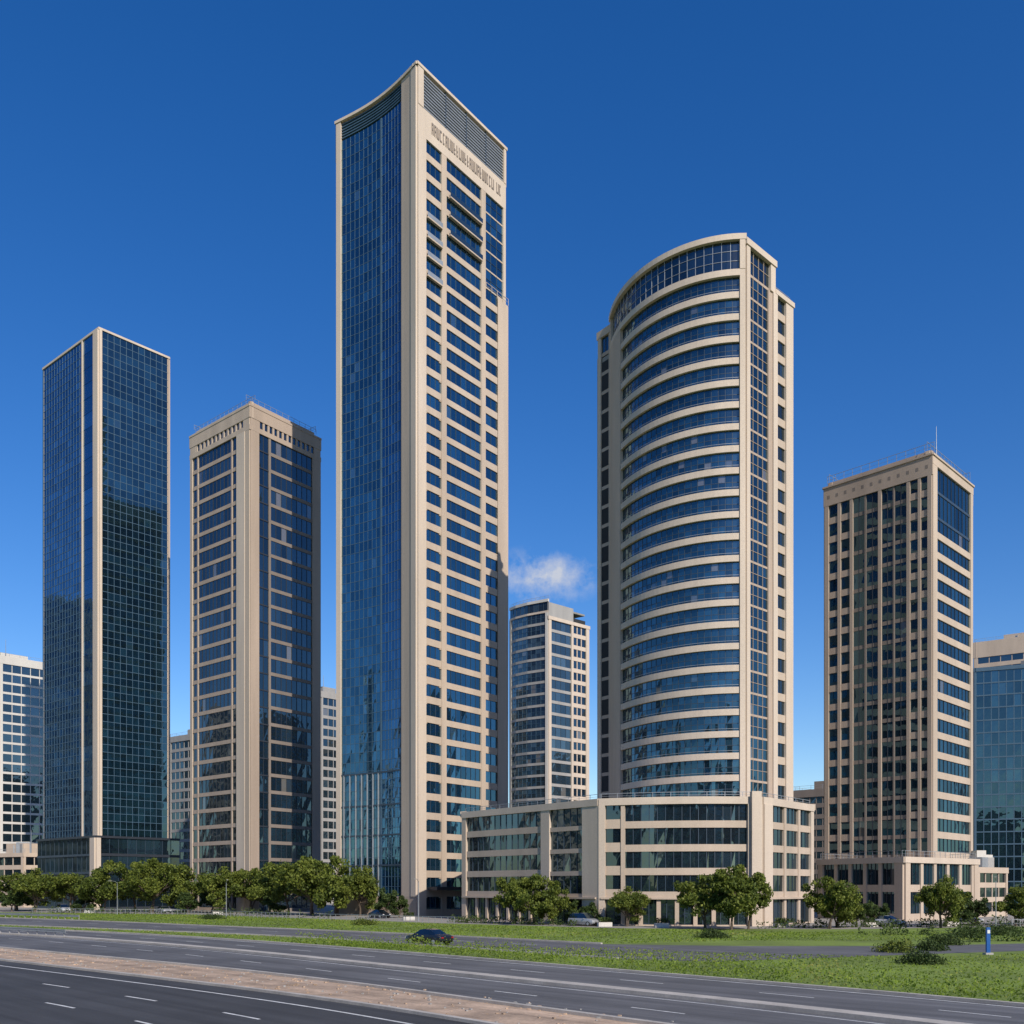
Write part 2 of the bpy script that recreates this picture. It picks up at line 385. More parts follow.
# ------------------------------------------------------------ 5. curved tower + podium
B = Builder('curved_office_tower')
el = []
for i in range(33):
    a = math.pi/2*i/32; el.append((32.6-16.6*math.cos(a), 160-20*math.sin(a)))
pE = Path(el); pS = Path([(14.1, 162.6), (16.0, 160.0)]); pR = Path([(32.6, 140), (41.6, 148.8)])
pl = [(14.1, 162.6)]+el+[(41.6, 148.8), (40, 170), (22, 180)]
B.prism(shrink(pl, .95), 0, 90, 'core')
zp = 16.9; zc = 90.6
LE = pE.L
E = dict(sp=.29, band='beige2', glass='g_teal', bd=.26, sub=2, hw=.07, mull='mull', md=-.08, rec=-.12, n=22, mw=.08)
facade(B, pE, zp, zc, 24, [(0, 6.6, 'P', 'beige', .38), (6.6, LE-.75, 'W', E), (LE-.75, LE, 'P', 'beige2', .45)], True)
for f in range(24):
    z = zp+(zc-zp)/24*(f+.29); B.box(pE, 6.6, LE-.75, z+.28, z+.33, .14, .19, 'alum')
B.prism(shrink([(16, 160)]+el+[(38, 146), (36, 165)], .95), 90, 95.2, 'core')
B.box(pE, 0, LE, zc, zc+.9, -.6, .4, 'beige2')
facade(B, pE, zc+.9, 95.6, 1, [(0, 1.0, 'P', 'beige', .35), (1.0, LE-.75, 'W', dict(n=22, sp=0, sub=3, glass='g_dark', mull='alum', mw=.07, hw=.05, md=.0)), (LE-.75, LE, 'P', 'beige2', .45)], True)
B.box(pE, -.2, LE+.15, 95.6, 96.4, -1.0, .5, 'beige2')
facade(B, pS, zp, 94.0, 25, [(0, .22, 'P', 'beige2', .2), (.22, .80, 'W', dict(n=2, sp=.18, glass='g_teal', band='tan', bd=.05)), (.80, 1.05, 'P', 'beige', .15)])
B.box(pS, -.2, pS.L, 94.0, 95.2, -.6, .3, 'beige')
R5 = dict(sp=.10, band='tan', glass='g_teal', bd=-.03, mull='tan', mw=.06)
facade(B, pR, zp, 91.2, 24, [(0, .07, 'P', 'beige2', .35), (.07, .47, 'W', dict(R5, n=4, sub=2)), (.47, .55, 'P', 'tan', .15), (.55, .64, 'P', 'beige2', .4),
    (.64, .84, 'W', dict(n=2, sp=.36, band='beige', glass='g_dark', bd=.1)), (.84, 1, 'P', 'beige2', .3)])
facade(B, pR, 91.2, 95.0, 1, [(0, .07, 'P', 'beige2', .35), (.07, .5, 'W', dict(R5, n=4, sub=2, glass='g_dark')), (.5, .6, 'P', 'beige2', .35)])
B.box(pR, -.2, pR.L*.6+.2, 95.0, 95.9, -1, .5, 'beige2')
B.box(pR, pR.L*.6, pR.L+.2, 91.2, 91.9, -3, .44, 'beige2')
rail(B, Path([pR.ev(pR.L*.62), pR.ev(pR.L)]), 91.9, 1, 'alum')
for p in (Path([(41.6, 148.8), (40, 170)]), Path([(40, 170), (22, 180)]), Path([(22, 180), (14.1, 162.6)])):
    facade(B, p, zp, 91, 24, [(0, .1, 'P', 'beige'), (.1, .9, 'W', dict(n=5, sp=.36, band='beige', glass='g_teal')), (.9, 1, 'P', 'beige')])
B.prism(shrink(pl, .94), 90, 90.7, 'roof')
B.prism(shrink([(16, 160)]+el+[(38, 146), (36, 165)], .93), 95.25, 95.5, 'roof')
P0, P1, P2, P3 = (-7.7, 158), (11.7, 134), (32.7, 131.2), (43.2, 144)
arcp = []
for i in range(13):
    t = i/12; x = P1[0]+(P2[0]-P1[0])*t; y = P1[1]+(P2[1]-P1[1])*t
    arcp.append((x, y-1.6*math.sin(math.pi*t)))
pa, pb, pc = Path([P0, P1]), Path(arcp), Path([P2, P3])
pod = [P0]+arcp+[P3, (46, 176), (2, 186)]
B.prism(shrink(pod, .965), 0, 16.3, 'core'); B.prism(shrink(pod, .97), 16.3, 16.6, 'roof')
PW = dict(sp=.30, band='beige', glass='g_dark', bd=.14, sub=1, mull='mull', mw=.09)
facade(B, pa, 3.6, 16.0, 4, [(0, .035, 'P', 'beige', .3), (.035, .62, 'W', dict(PW, n=13)), (.62, .68, 'P', 'beige2', .3), (.68, .90, 'W', dict(PW, n=5, sp=.2)), (.90, 1.01, 'P', 'beige2', .3)])
facade(B, pa, 0, 3.6, 1, [(0, .035, 'P', 'beige', .3)]+[(.035+.585*i/7, .035+.585*(i+1)/7, 'W', dict(PW, n=3, sp=.06)) for i in range(7)]+[(.035+.585*i/7-.008, .035+.585*i/7+.008, 'P', 'beige', .2) for i in range(1, 7)]+
       [(.62, .68, 'P', 'beige2', .3), (.68, .90, 'W', dict(PW, n=5, sp=.0)), (.90, 1.01, 'P', 'beige2', .3)])
facade(B, pb, 3.6, 16.0, 4, [(0, .04, 'P', 'beige2', .4), (.04, .14, 'W', dict(PW, n=1, sp=.4)), (.14, .165, 'P', 'beige', .25), (.165, .91, 'W', dict(PW, n=15)), (.91, 1, 'P', 'beige2', .5)])
facade(B, pb, 0, 3.6, 1, [(0, .04, 'P', 'beige2', .4), (.04, .91, 'W', dict(PW, n=16, sp=.05)), (.91, 1, 'P', 'beige2', .5)]+[(.14+.11*i, .165+.11*i, 'P', 'beige', .25) for i in range(7)])
facade(B, pc, 3.6, 16.0, 4, [(0, .15, 'P', 'beige2', .5), (.15, .40, 'W', dict(PW, n=3)), (.40, .44, 'P', 'beige', .25), (.44, .68, 'W', dict(PW, n=3)), (.68, .72, 'P', 'beige', .25), (.72, .94, 'W', dict(PW, n=3)), (.94, 1, 'P', 'beige2', .3)])
facade(B, pc, 0, 3.6, 1, [(0, .15, 'P', 'beige2', .5), (.15, .94, 'W', dict(PW, n=9, sp=.05)), (.40, .44, 'P', 'beige', .25), (.68, .72, 'P', 'beige', .25), (.94, 1, 'P', 'beige2', .3)])
for k, p in enumerate((pa, pb, pc)):
    B.box(p, 0, p.L, 16.0, 16.95+.004*k, -.6, .38+.003*k, 'beige2'); B.box(p, 0.3, p.L-.3, 3.5, 3.75, 0, .55, 'beige')
    rail(B, p, 16.95, .7, 'alum', -.4, 2.2)
B.box(pb, pb.L*.925, pb.L*.985, 0, 17.6, .2, 1.1, 'beige2')
for p in (Path([P3, (46, 176)]), Path([(46, 176), (2, 186)]), Path([(2, 186), P0])):
    facade(B, p, 0, 16.2, 4, [(0, 1, 'W', dict(PW, n=10))]); B.box(p, 0, p.L, 16.2, 17.09, -.6, .5, 'beige')
clutter(B, [(-2, 168), (10, 150), (14, 155), (4, 175)], 16.6, 5, 8, .8)
clutter(B, pl, 90.7, 3, 9)
B.build({'g_teal': 'band_windows', 'beige2': 'storey_bands'})

# ------------------------------------------------------------ 6. right tower
B = Builder('tan_office_tower')
l, c, r = (56.1, 179.2), (69.3, 165), (82.0, 178.3); bk = (68.8, 192.5)
pl = [l, c, r, bk]; Z = 77.8
B.prism(shrink(pl, .94), 0, Z-1, 'core')
pL, pR, p3, p4 = Path([l, c]), Path([c, r]), Path([r, bk]), Path([bk, l])
w = dict(sp=.34, band='tan', glass='g_teal', bd=.06, mull='dark', mw=.1)
v = dict(w, sp=.20, band='brown', bd=-.02)
cols = [(0, .04, 'P', 'tan', .2), (.04, .13, 'W', dict(w, n=1)), (.13, .16, 'P', 'tan', .18), (.16, .25, 'W', dict(w, n=1)), (.25, .28, 'P', 'tan', .18),
        (.28, .39, 'W', dict(v, n=2)), (.39, .405, 'P', 'brown', .1), (.405, .52, 'W', dict(v, n=2)), (.52, .55, 'P', 'tan', .2), (.55, .655, 'W', dict(v, n=2)), (.655, .67, 'P', 'brown', .1),
        (.67, .78, 'W', dict(v, n=2)), (.78, .81, 'P', 'tan', .18), (.81, .88, 'W', dict(w, n=1)), (.88, .905, 'P', 'tan', .18), (.905, .965, 'W', dict(w, n=1)), (.965, 1, 'P', 'tan', .22)]
facade(B, pL, 0, 73.2, 22, cols)
facade(B, pR, 0, 66.5, 20, [(0, .1, 'P', 'beige', .2), (.1, .94, 'W', dict(w, n=9, band='beige', sp=.34, bd=.12, glass='g_teal')), (.94, 1, 'P', 'beige', .2)])
facade(B, pR, 66.5, 75, 2, [(0, .1, 'P', 'beige', .2), (.1, .94, 'W', dict(w, n=9, band='mull', sp=.1, bd=.02, glass='g_teal')), (.94, 1, 'P', 'beige', .2)])
for p in (p3, p4): facade(B, p, 0, 73.2, 22, cols)
for p, m in ((pL, 'tan'), (pR, 'beige'), (p3, 'tan'), (p4, 'tan')):  # lighter beige on the right face puts its sunlight into the stone colour
    z0 = 75 if p is pR else 73.2
    B.box(p, -.15, p.L+.17, z0, Z-1.4, -.6, .22, m); B.box(p, -.25, p.L+.27, Z-1.4, Z-1.1, -.6, .4, m)
    B.box(p, .3, p.L-.3, Z-1.1, Z-.3, -1.2, -.5, m)
    if p is not pR:
        for i in range(12): B.box(p, p.L*(i+.35)/12, p.L*(i+.65)/12, Z-3.4, Z-2.8, .15, .235, 'brown')
    rail(B, p, Z-.3, 1.4, 'alum', -.8)
B.prism(shrink(pl, .95), Z-1.4, Z-1, 'roof'); clutter(B, pl, Z-1, 4, 11, .8)
B.tube([(71.5, 168.5, Z-1), (71.5, 168.5, Z+5)], [.08, .03], 'alum')
q = [(51.0, 166), (58.8, 150), (76, 163.5), (72, 186)]
a, b2, c2, d2 = Path(q[:2]), Path(q[1:3]), Path(q[2:4]), Path([q[3], q[0]])
B.prism(shrink(q, .95), 0, 9, 'core'); B.prism(shrink(q, .96), 9, 9.3, 'roof')
for k, p in enumerate((a, b2, c2, d2)):
    facade(B, p, 0, 8.8, 2, [(0, .06, 'P', 'beige', .3)]+sum([[(.06+.88*i/5, .06+.88*(i+.8)/5, 'W', dict(w, n=3, sp=.25, band='beige')), (.06+.88*(i+.8)/5, .06+.88*(i+1)/5, 'P', 'beige', .2)] for i in range(5)], [])+[(.94, 1, 'P', 'beige', .3)])
    B.box(p, -.3, p.L+.3, 8.8, 9.7+.003*k, -.6, .4+.003*k, 'beige2'); rail(B, p, 9.7, 1, 'alum')
B.build()

# ------------------------------------------------------------ background buildings
simple_tower('background_office_block', (-188, 330), (-163, 318), (-150, 332), 79, 24, 'white', 'g_dark', 12, 6, .22, 2.5, seed=21, midL=.55)
simple_tower('background_apartment_tower', (-118, 345), (-105, 335), (-96, 345), 57, 16, 'grey', 'g_dark', 6, 5, .3, 2, seed=22)
simple_tower('background_apartment_tower', (-72, 335), (-62, 325), (-54, 334), 69, 20, 'grey', 'g_dark', 6, 5, .3, 2, seed=23)
simple_tower('blue_glass_background_tower', (122, 264), (146, 254), (160, 268), 63, 19, 'mullb', 'g_deep', 14, 10, .10, 1, pier=.02, seed=24, roofkit=False)
simple_tower('beige_background_tower', (147, 318), (165, 306), (182, 320), 83, 24, 'beige', 'g_dark', 6, 8, .4, 5, seed=25)
simple_tower('brown_background_block', (74, 268), (86, 258), (100, 270), 31, 10, 'brown', 'g_dark', 8, 6, .4, 2, seed=26)
simple_tower('beige_background_block', (80, 238), (87, 230), (96, 240), 12, 4, 'tan', 'g_dark', 4, 4, .4, 2, seed=27)
simple_tower('low_beige_building', (77, 178), (80, 172), (88, 178), 8.6, 3, 'beige', 'g_dark', 3, 4, .35, 1, seed=28, roofkit=False)
simple_tower('low_beige_building', (-138, 262), (-125, 256), (-118, 262), 14, 4, 'beige', 'g_dark', 4, 4, .35, 1, seed=29)
simple_tower('low_grey_building', (-79, 262), (-72, 256), (-60, 266), 17, 5, 'grey', 'g_dark', 4, 6, .35, 1, seed=30, roofkit=False)
# unseen blocks added so the lower glass reflects dark buildings, not bright sky
rc = random.Random(12)
def city(x, y, ang, wd, dp, h, k):
    c_, s_ = math.cos(ang), math.sin(ang)
    f = lambda a, b: (x+c_*a-s_*b, y+s_*a+c_*b)
    simple_tower('added_reflection_block', f(-wd/2, dp/2), f(-wd/2, -dp/2), f(wd/2, -dp/2), h, max(4, int(h/5)), rc.choice(['tan', 'beige', 'grey', 'brown']), rc.choice(['g_dark', 'g_teal', 'g_blue']), 5, 6, .4, 2, seed=k, roofkit=False)
for k, (x, y, h) in enumerate([(-260, -190, 60), (-205, -230, 95), (-150, -200, 45), (-100, -235, 80), (-45, -205, 55), (5, -240, 90), (55, -210, 50), (110, -250, 85), (170, -230, 60), (230, -220, 75),
                               (-330, 60, 70), (-345, 130, 110), (-320, 195, 60), (-350, 250, 90), (-300, -90, 50), (-325, -20, 85), (-290, 290, 120),
                               (340, 40, 60), (350, 110, 95), (330, 180, 55), (345, 250, 105), (320, -60, 60), (300, 310, 80), (230, 330, 70)]):
    city(x, y, rc.uniform(-.4, .4), rc.uniform(26, 42), rc.uniform(22, 34), h, 50+k)

# ------------------------------------------------------------ ground
M['grass'] = rough_mat('grass', (0.13, 0.185, 0.024), 0.38, 0.12, 0.95, fine=3.0, bump=0.3, lo=.6, hi=1.3)
M['asph'] = rough_mat('dark_asphalt', (0.040, 0.041, 0.044), 0.22, 0.15, 0.85, fine=14.0, bump=0.2, wear=.35)
M['asph2'] = rough_mat('worn_asphalt', (0.10, 0.10, 0.104), 0.25, 0.12, 0.8, fine=10.0, bump=0.15, wear=.4)
M['pave'] = rough_mat('paving', (0.26, 0.24, 0.215), 0.12, 0.2, 0.85, fine=5.0)
M['sand'] = rough_mat('sandy_verge', (0.40, 0.29, 0.205), 0.35, 0.5, 0.95, fine=5.0, bump=0.6, lo=.5, wear=.28)
M['paint'] = rough_mat('road_paint', (0.62, 0.62, 0.60), 0.25, 1.5, 0.7, fine=14, lo=.35)
M['kerbm'] = rough_mat('kerb_concrete', (0.40, 0.37, 0.33), 0.2, 0.6, 0.85)

def sheet(name, pts, z, mat):
    me = bpy.data.meshes.new(name); me.from_pydata([(p[0], p[1], z) for p in pts], [], [tuple(range(len(pts)))])
    me.materials.append(M[mat]); o = bpy.data.objects.new(name, me); C.objects.link(o)
    if me.polygons[0].normal.z < 0: me.flip_normals()
    return o
def smooth(pts, k=8):
    P = [Vector(p) for p in pts]; P = [2*P[0]-P[1]]+P+[2*P[-1]-P[-2]]; out = []
    for i in range(1, len(P)-2):
        for j in range(k):
            t = j/k; a, b, c_, d = P[i-1], P[i], P[i+1], P[i+2]
            q = .5*((2*b)+(c_-a)*t+(2*a-5*b+4*c_-d)*t*t+(3*b-a-3*c_+d)*t**3); out.append((q.x, q.y))
    out.append(tuple(P[-2])); return out
sheet('ground', [(-4000, -1500), (4000, -1500), (4000, 6000), (-4000, 6000)], 0, 'grass')
N_ = smooth([(-130, 150), (-60, 92), (-36.6, 70), (-13.1, 49), (-1.2, 36.5), (12, 20), (26, 0), (40, -24)])
F_ = smooth([(-140, 158), (-68, 106), (-42.7, 83.3), (-15.6, 59.5), (2.2, 40), (14.5, 25), (28.5, 3), (42, -22)])
G_ = smooth([(-160, 190), (-90, 144), (-64, 125), (-41.5, 108.7), (-18.6, 87.7), (5.4, 61), (21.3, 42.5), (36, 22), (50, 0), (62, -22)])
H_ = smooth([(-160, 195), (-92, 150), (-45.5, 119), (-21.2, 101), (-5, 84), (7.5, 70)])
U_ = smooth([(-170, 221), (-83, 165), (-37, 129), (-12.7, 109), (7.9, 89)])
pN, pF, pG, pH, pU = Path(N_), Path(F_), Path(G_), Path(H_), Path(U_)
nearedge = [pN.ev(pN.L*i/40, 19) for i in range(41)]
sheet('highway', N_+nearedge[::-1], .008, 'asph')
sheet('sandy_verge', F_+N_[::-1], .012, 'sand')
sheet('road', G_+F_[::-1], .008, 'asph2')
sheet('side_road', U_+[(20, 86), (34, 86), (52, 92), (54, 85), (30, 75), (14, 68)]+H_[::-1], .008, 'asph2')
sheet('forecourt_paving', [(-260, 215), (-100, 206), (-60, 190), (-30, 162), (-10, 142), (14, 124), (40, 121), (90, 138), (200, 150), (260, 420), (-260, 420)], .008, 'pave')
def strip(name, path, items, mat):
    B = Builder(name)
    for (a, b, d0, d1, z0, z1) in items: B.box(path, a, b, z0, z1, d0, d1, mat)
    V, F, R = B.d[mat]; me = B.mesh(name, V, F, R, [mat]); o = bpy.data.objects.new(name, me); C.objects.link(o); return o
def dashes(path, d, w, on, off, z=.014):
    r = []; s = 0
    while s < path.L: r.append((s, min(s+on, path.L), d-w/2, d+w/2, z-.003, z)); s += on+off
    return r
strip('lane_markings', pN, [(0, pN.L, 1.7, 1.86, .010, .013)]+dashes(pN, 5.3, .14, 3, 6)+dashes(pN, 8.9, .14, 3, 6)+dashes(pN, 12.5, .14, 3, 6)+[(0, pN.L, 16.2, 16.36, .010, .013)], 'paint')
strip('lane_markings', pG, [(0, pG.L, .5, .64, .010, .013)]+dashes(pG, 4.0, .12, 3, 6)+[(0, pG.L, 7.3, 7.42, .010, .013), (0, pG.L, 9.6, 9.72, .010, .013)]+dashes(pG, 13.0, .12, 3, 6), 'paint')  # lane paint, its pale lines also standing in for car light trails
strip('lane_markings', pU, dashes(pU, 5.0, .14, 3, 5), 'paint')
strip('light_trail_kerb', pG, [(0, pG.L, 8.0, 8.95, 0, .16)], 'kerbm')  # kerb added to stand in for the cars' light trails
strip('kerb', pN, [(0, pN.L, -.3, 0, 0, .13)], 'kerbm')
strip('kerb', pF, [(0, pF.L, 0, .3, 0, .14)], 'kerbm')
strip('kerb', pG, [(0, pG.L, -.3, 0, 0, .13)], 'kerbm')
strip('kerb', pH, [(0, pH.L, 0.003, .25, 0, .13)], 'kerbm')
strip('kerb', pU, [(0, pU.L, -.25, 0, 0, .13)], 'kerbm')
def guard(name, path, a, b, d):
    B = Builder(name)
    B.box(path, a, b, .5, .62, d-.04, d+.02, 'alum'); B.box(path, a, b, .7, .82, d-.04, d+.02, 'alum'); B.box(path, a, b, .6, .72, d-.06, d-.03, 'alum')
    s = a
    while s < b: B.box(path, s-.06, s+.06, 0, .78, d-.16, d-.06, 'grey'); s += 2.0
    B.build()
guard('guard_rail', pG, 0, pG.L*.34, -.9)
guard('guard_rail', pU, 0, pU.L*.55, -1.2)
guard('guard_rail', pG, 0, pG.L*.47, 8.5)
rs = np.random.RandomState(8)
B = Builder('verge_stones')
for i in range(900):
    t = rs.rand(); s = pN.L*(.35+.5*t); wd = rs.uniform(-6, -.5); x, y = pN.ev(s, wd); z = rs.uniform(.02, .07)
    B.cbox(x, y, .01, z*2.2, z*1.6, z, 'sand' if i % 3 else 'grey', rs.rand()*3)
B.build()

# ------------------------------------------------------------ foliage
M['bark'] = rough_mat('bark', (0.10, 0.075, 0.055), 0.3, 3, 0.95, fine=12)
M['leaf'] = leaf_mat('leaves', [(0.035, 0.055, 0.012), (0.095, 0.13, 0.022), (0.165, 0.20, 0.032), (0.25, 0.27, 0.055)])
M['leafd'] = leaf_mat('dark_leaves', [(0.025, 0.045, 0.015), (0.06, 0.095, 0.025), (0.11, 0.15, 0.04)])
M['blade'] = leaf_mat('grass_blades', [(0.09, 0.135, 0.018), (0.17, 0.25, 0.028), (0.23, 0.32, 0.04), (0.28, 0.29, 0.08)], .45)
def leaf_cloud(P, size):
    n = len(P); a = np.random.normal(size=(n, 3)); a /= np.linalg.norm(a, axis=1)[:, None]
    b = np.random.normal(size=(n, 3)); b -= (a*b).sum(1)[:, None]*a; b /= np.linalg.norm(b, axis=1)[:, None]
    s = size*np.random.uniform(.6, 1.3, (n, 1)); a *= s; b *= s*.6
    return np.stack([P-a, P-b, P+a, P+b], 1).reshape(-1, 3)
def mesh_np(name, V, nq, rnd, mat):
    me = bpy.data.meshes.new(name)
    me.from_pydata(V.tolist(), [], np.arange(nq*4).reshape(-1, 4).tolist())
    at = me.attributes.new('rnd', 'FLOAT', 'FACE'); at.data.foreach_set('value', rnd.astype(np.float32))
    me.materials.append(M[mat]); me.update(); return me
def tree_meshes(seed, h, w, nl=7500, mat='leaf', leaf=.16):
    rs = np.random.RandomState(seed); rr = random.Random(seed)
    B = Builder('t'); clumps = []
    th = h*.25
    nt = rr.choice([1, 2, 2])
    for t in range(nt):
        ox = rr.uniform(-.25, .25)*(nt > 1); lean = rr.uniform(-.5, .5)
        top = Vector((ox+lean, rr.uniform(-.4, .4), th))
        B.tube([(ox, 0, 0), (ox+lean*.3, 0, th*.5), top], [.17, .13, .10], 'bark')
        for k in range(6):
            a = 2*math.pi*(k+rr.random()*.7)/6; ra = w*.5*rr.uniform(.4, .9)
            e = Vector((math.cos(a)*ra, math.sin(a)*ra, h*rr.uniform(.32, .82)))
            m = top.lerp(e, .5)+Vector((0, 0, -.1))
            B.tube([top, m, e], [.08, .055, .02], 'bark', 5)
            clumps.append(e)
            for j in range(2):
                e2 = e+Vector((rr.uniform(-1, 1)*w*.2, rr.uniform(-1, 1)*w*.2, rr.uniform(-.15, .14)*h)); B.tube([m, e2], [.04, .012], 'bark', 4); clumps.append(e2)
    for k in range(9): clumps.append(Vector((rr.uniform(-.3, .3)*w, rr.uniform(-.3, .3)*w, h*rr.uniform(.55, .95))))
    pts = []; rn = []
    per = nl//len(clumps)
    for cpt in clumps:
        r = w*rr.uniform(.09, .18); d = rs.normal(size=(per, 3)); d /= np.linalg.norm(d, axis=1)[:, None]
        d *= (rs.rand(per, 1)**.5)*r; d[:, 2] *= .75
        P = np.array(cpt)+d; P[:, 2] = np.clip(P[:, 2], h*.14, h*1.03)
        pts.append(P); tone = rr.uniform(-.18, .22)
        rn.append(np.clip(.45+tone+rs.normal(size=per)*.18, 0, 1))
    P = np.concatenate(pts); R = np.concatenate(rn)
    V = leaf_cloud(P, leaf); lm = mesh_np('leaves', V, len(P), R, mat)
    tv, tf, tr = B.d['bark']; tm = B.mesh('trunk', tv, tf, tr, ['bark'])
    return tm, lm
variants = [tree_meshes(s, 6.0, 6.2) for s in range(11, 17)]
dvar = [tree_meshes(s, 4.0, 4.4, 3500, 'leafd') for s in (31, 32)]
def tree(name, x, y, h, w, k, var=variants, bh=6.0, bw=6.2):
    e = bpy.data.objects.new(name, None); C.objects.link(e); e.location = (x, y, 0)
    e.rotation_euler = (0, 0, random.uniform(0, 6.28)); e.scale = (w/bw, w/bw, h/bh)
    for nm, me in zip(('trunk', 'leaves'), var[k % len(var)]):
        o = bpy.data.objects.new(nm, me); C.objects.link(o); o.parent = e
TR = [(-109, 220, 8.4, 10), (-101, 212, 9.2, 9.5), (-95, 216, 8.6, 9), (-84, 206, 9.4, 9.5), (-80, 212, 10.6, 10), (-73, 203, 10.8, 11), (-67.5, 206, 9.8, 9.5), (-58, 199, 9.2, 9), (-53, 204, 9.2, 9), (-48, 198, 9.4, 9.5),
      (-42, 188, 9.6, 9.5), (-36.5, 182, 10.6, 10.5), (-31.5, 179, 10.8, 10), (-27.5, 181, 9, 8), (-88, 214, 7, 9), (-120, 222, 8.5, 10),
      (.5, 139, 6.5, 5.6), (3, 135.5, 6.8, 5.8), (5.5, 137, 6, 5), (15, 130, 5.2, 5.2),
      (23.5, 122, 6.9, 6.4), (26, 118.5, 7.6, 7), (28.6, 121, 6.9, 6.2), (38.8, 122, 6.3, 5.6), (41, 126, 5.4, 5), (53.6, 125, 6.6, 5.4), (57, 131, 5.4, 5), (66, 131, 5, 5), (70, 136, 5.2, 5.4)]
for i, (x, y, h, w) in enumerate(TR): tree('tree', x, y, h, w, i)
for i, (x, y, h, w) in enumerate([(-21, 167, 5, 4.5), (-19, 168, 3.6, 3.5), (9, 136, 3.4, 3.6), (11, 133, 3, 3), (44, 128, 4, 3.6), (60, 134, 4.4, 4), (63, 136, 4, 4), (74, 138, 4.5, 5), (48.5, 132, 3, 3), (-45, 190, 4, 5), (-61, 203, 5, 5.5), (-89, 207, 4, 5.5), (-106, 212, 4.5, 5), (-64, 198, 4, 5)]):
    tree('small_tree', x, y, h, w, i, dvar, 4.0, 4.4)
rs = np.random.RandomState(3); n = 22000
x = rs.uniform(-330, 330, n); y = 335+rs.uniform(0, 12, n)
hh = np.array([6+5*noise.noise(Vector((a*.07, 3, 0)))+2.5*noise.noise(Vector((a*.3, 0, 5))) for a in x]); z = rs.rand(n)*hh
me = mesh_np('distant_trees', leaf_cloud(np.stack([x, y, z], 1), .7), n, rs.rand(n)*.6, 'leafd')
C.objects.link(bpy.data.objects.new('distant_trees', me))

def inside(poly, x, y):
    c = np.zeros(len(x), bool); n = len(poly); j = n-1
    for i in range(n):
        xi, yi = poly[i]; xj, yj = poly[j]
        if yi != yj:
            c ^= ((yi > y) != (yj > y)) & (x < (xj-xi)*(y-yi)/(yj-yi)+xi)
        j = i
    return c
def turf(name, poly, n, h, size, mat, clump=.35, base=.15, thr=-1, seed=1):
    rs = np.random.RandomState(seed); pa = np.array(poly)
    x = rs.uniform(pa[:, 0].min(), pa[:, 0].max(), n*3); y = rs.uniform(pa[:, 1].min(), pa[:, 1].max(), n*3)
    m = inside(poly, x, y); x = x[m][:n]; y = y[m][:n]
    nv = np.array([noise.noise(Vector((a*clump, b*clump, seed*7.3)))+.5*noise.noise(Vector((a*clump*3, b*clump*3, 1))) for a, b in zip(x, y)])
    k = nv > thr; x, y, nv = x[k], y[k], nv[k]
    z = rs.rand(len(x))*h*np.clip(base+nv+.4, .08, 1.3)
    R = np.clip(.5+nv*.6+rs.normal(size=len(x))*.15, 0, 1)
    me = mesh_np(name, leaf_cloud(np.stack([x, y, z], 1), size), len(x), R, mat)
    C.objects.link(bpy.data.objects.new(name, me))
s5 = [pG.ev(pG.L*t, -.6) for t in np.linspace(.545, .80, 24)]
s6 = [pG.ev(pG.L*t, -4.2) for t in np.linspace(.56, .82, 24)]
turf('hedge', s5+s6[::-1], 52000, .95, .075, 'blade', .45, .5, seed=2)
turf('lawn', s6+[(75, 40), (90, 80), (60, 118), (30, 112), (20, 95), (52, 94), (55, 83), (30, 72)], 42000, .18, .08, 'blade', .15, 0, seed=3)
turf('median_grass', [pG.ev(pG.L*t, -.5) for t in np.linspace(.22, .56, 24)]+[pH.ev(pH.L*t, .6) for t in np.linspace(1, .33, 14)], 24000, .15, .09, 'blade', .3, .2, seed=4)
turf('verge_grass', [pU.ev(pU.L*t, -.4) for t in np.linspace(.3, 1, 20)]+[(25, 96), (40, 112), (15, 121), (-12, 139), (-32, 160), (-62, 186), (-95, 200)], 30000, .15, .12, 'blade', .12, .1, seed=5)
for k, (x0, y0, x1, y1, h) in enumerate([(-98, 202, -62, 188, 1.2), (-58, 186, -30, 163, 1.2), (-10, 145, 8, 130, .9), (30, 123, 62, 129, 1.0), (62, 129, 95, 139, 1.2), (36, 104, 70, 112, .8), (42, 92, 75, 99, .8)]):
    turf('shrub_border', [(x0, y0), (x1, y1), (x1+.6, y1+1.6), (x0+.6, y0+1.6)], 5000, h, .15, 'leafd', .5, .4, -.05, seed=20+k)
for k, (x0, y0, r0, h) in enumerate([(30, 78, 1.6, .9), (33.5, 80, 1.2, .7), (38, 88, 1.8, 1.1), (41, 72, 1.4, .8), (27, 66, 1.5, .8), (46, 100, 2.0, 1.2), (35, 62, 1.3, .8), (31, 56, 1.2, .7), (20, 100, 1.6, .8), (-20, 136, 1.8, .9), (-48, 160, 2, 1.0), (52, 106, 2, 1.2)]):
    rb = np.random.RandomState(90+k); nb = 1800; d = rb.normal(size=(nb, 3)); d /= np.linalg.norm(d, axis=1)[:, None]; d *= rb.rand(nb, 1)**.4
    lump = np.array([1+.5*noise.noise(Vector((v[0]*1.8+k, v[1]*1.8, v[2]*1.8))) for v in d])[:, None]; d *= lump
    P = np.stack([d[:, 0]*r0, d[:, 1]*r0, np.abs(d[:, 2])*h+.03], 1)
    o = bpy.data.objects.new('shrub', mesh_np('shrub', leaf_cloud(P, .09), nb, np.clip(rb.rand(nb)*.8, 0, 1), 'leafd' if k % 3 else 'leaf')); o.location = (x0, y0, 0); C.objects.link(o)

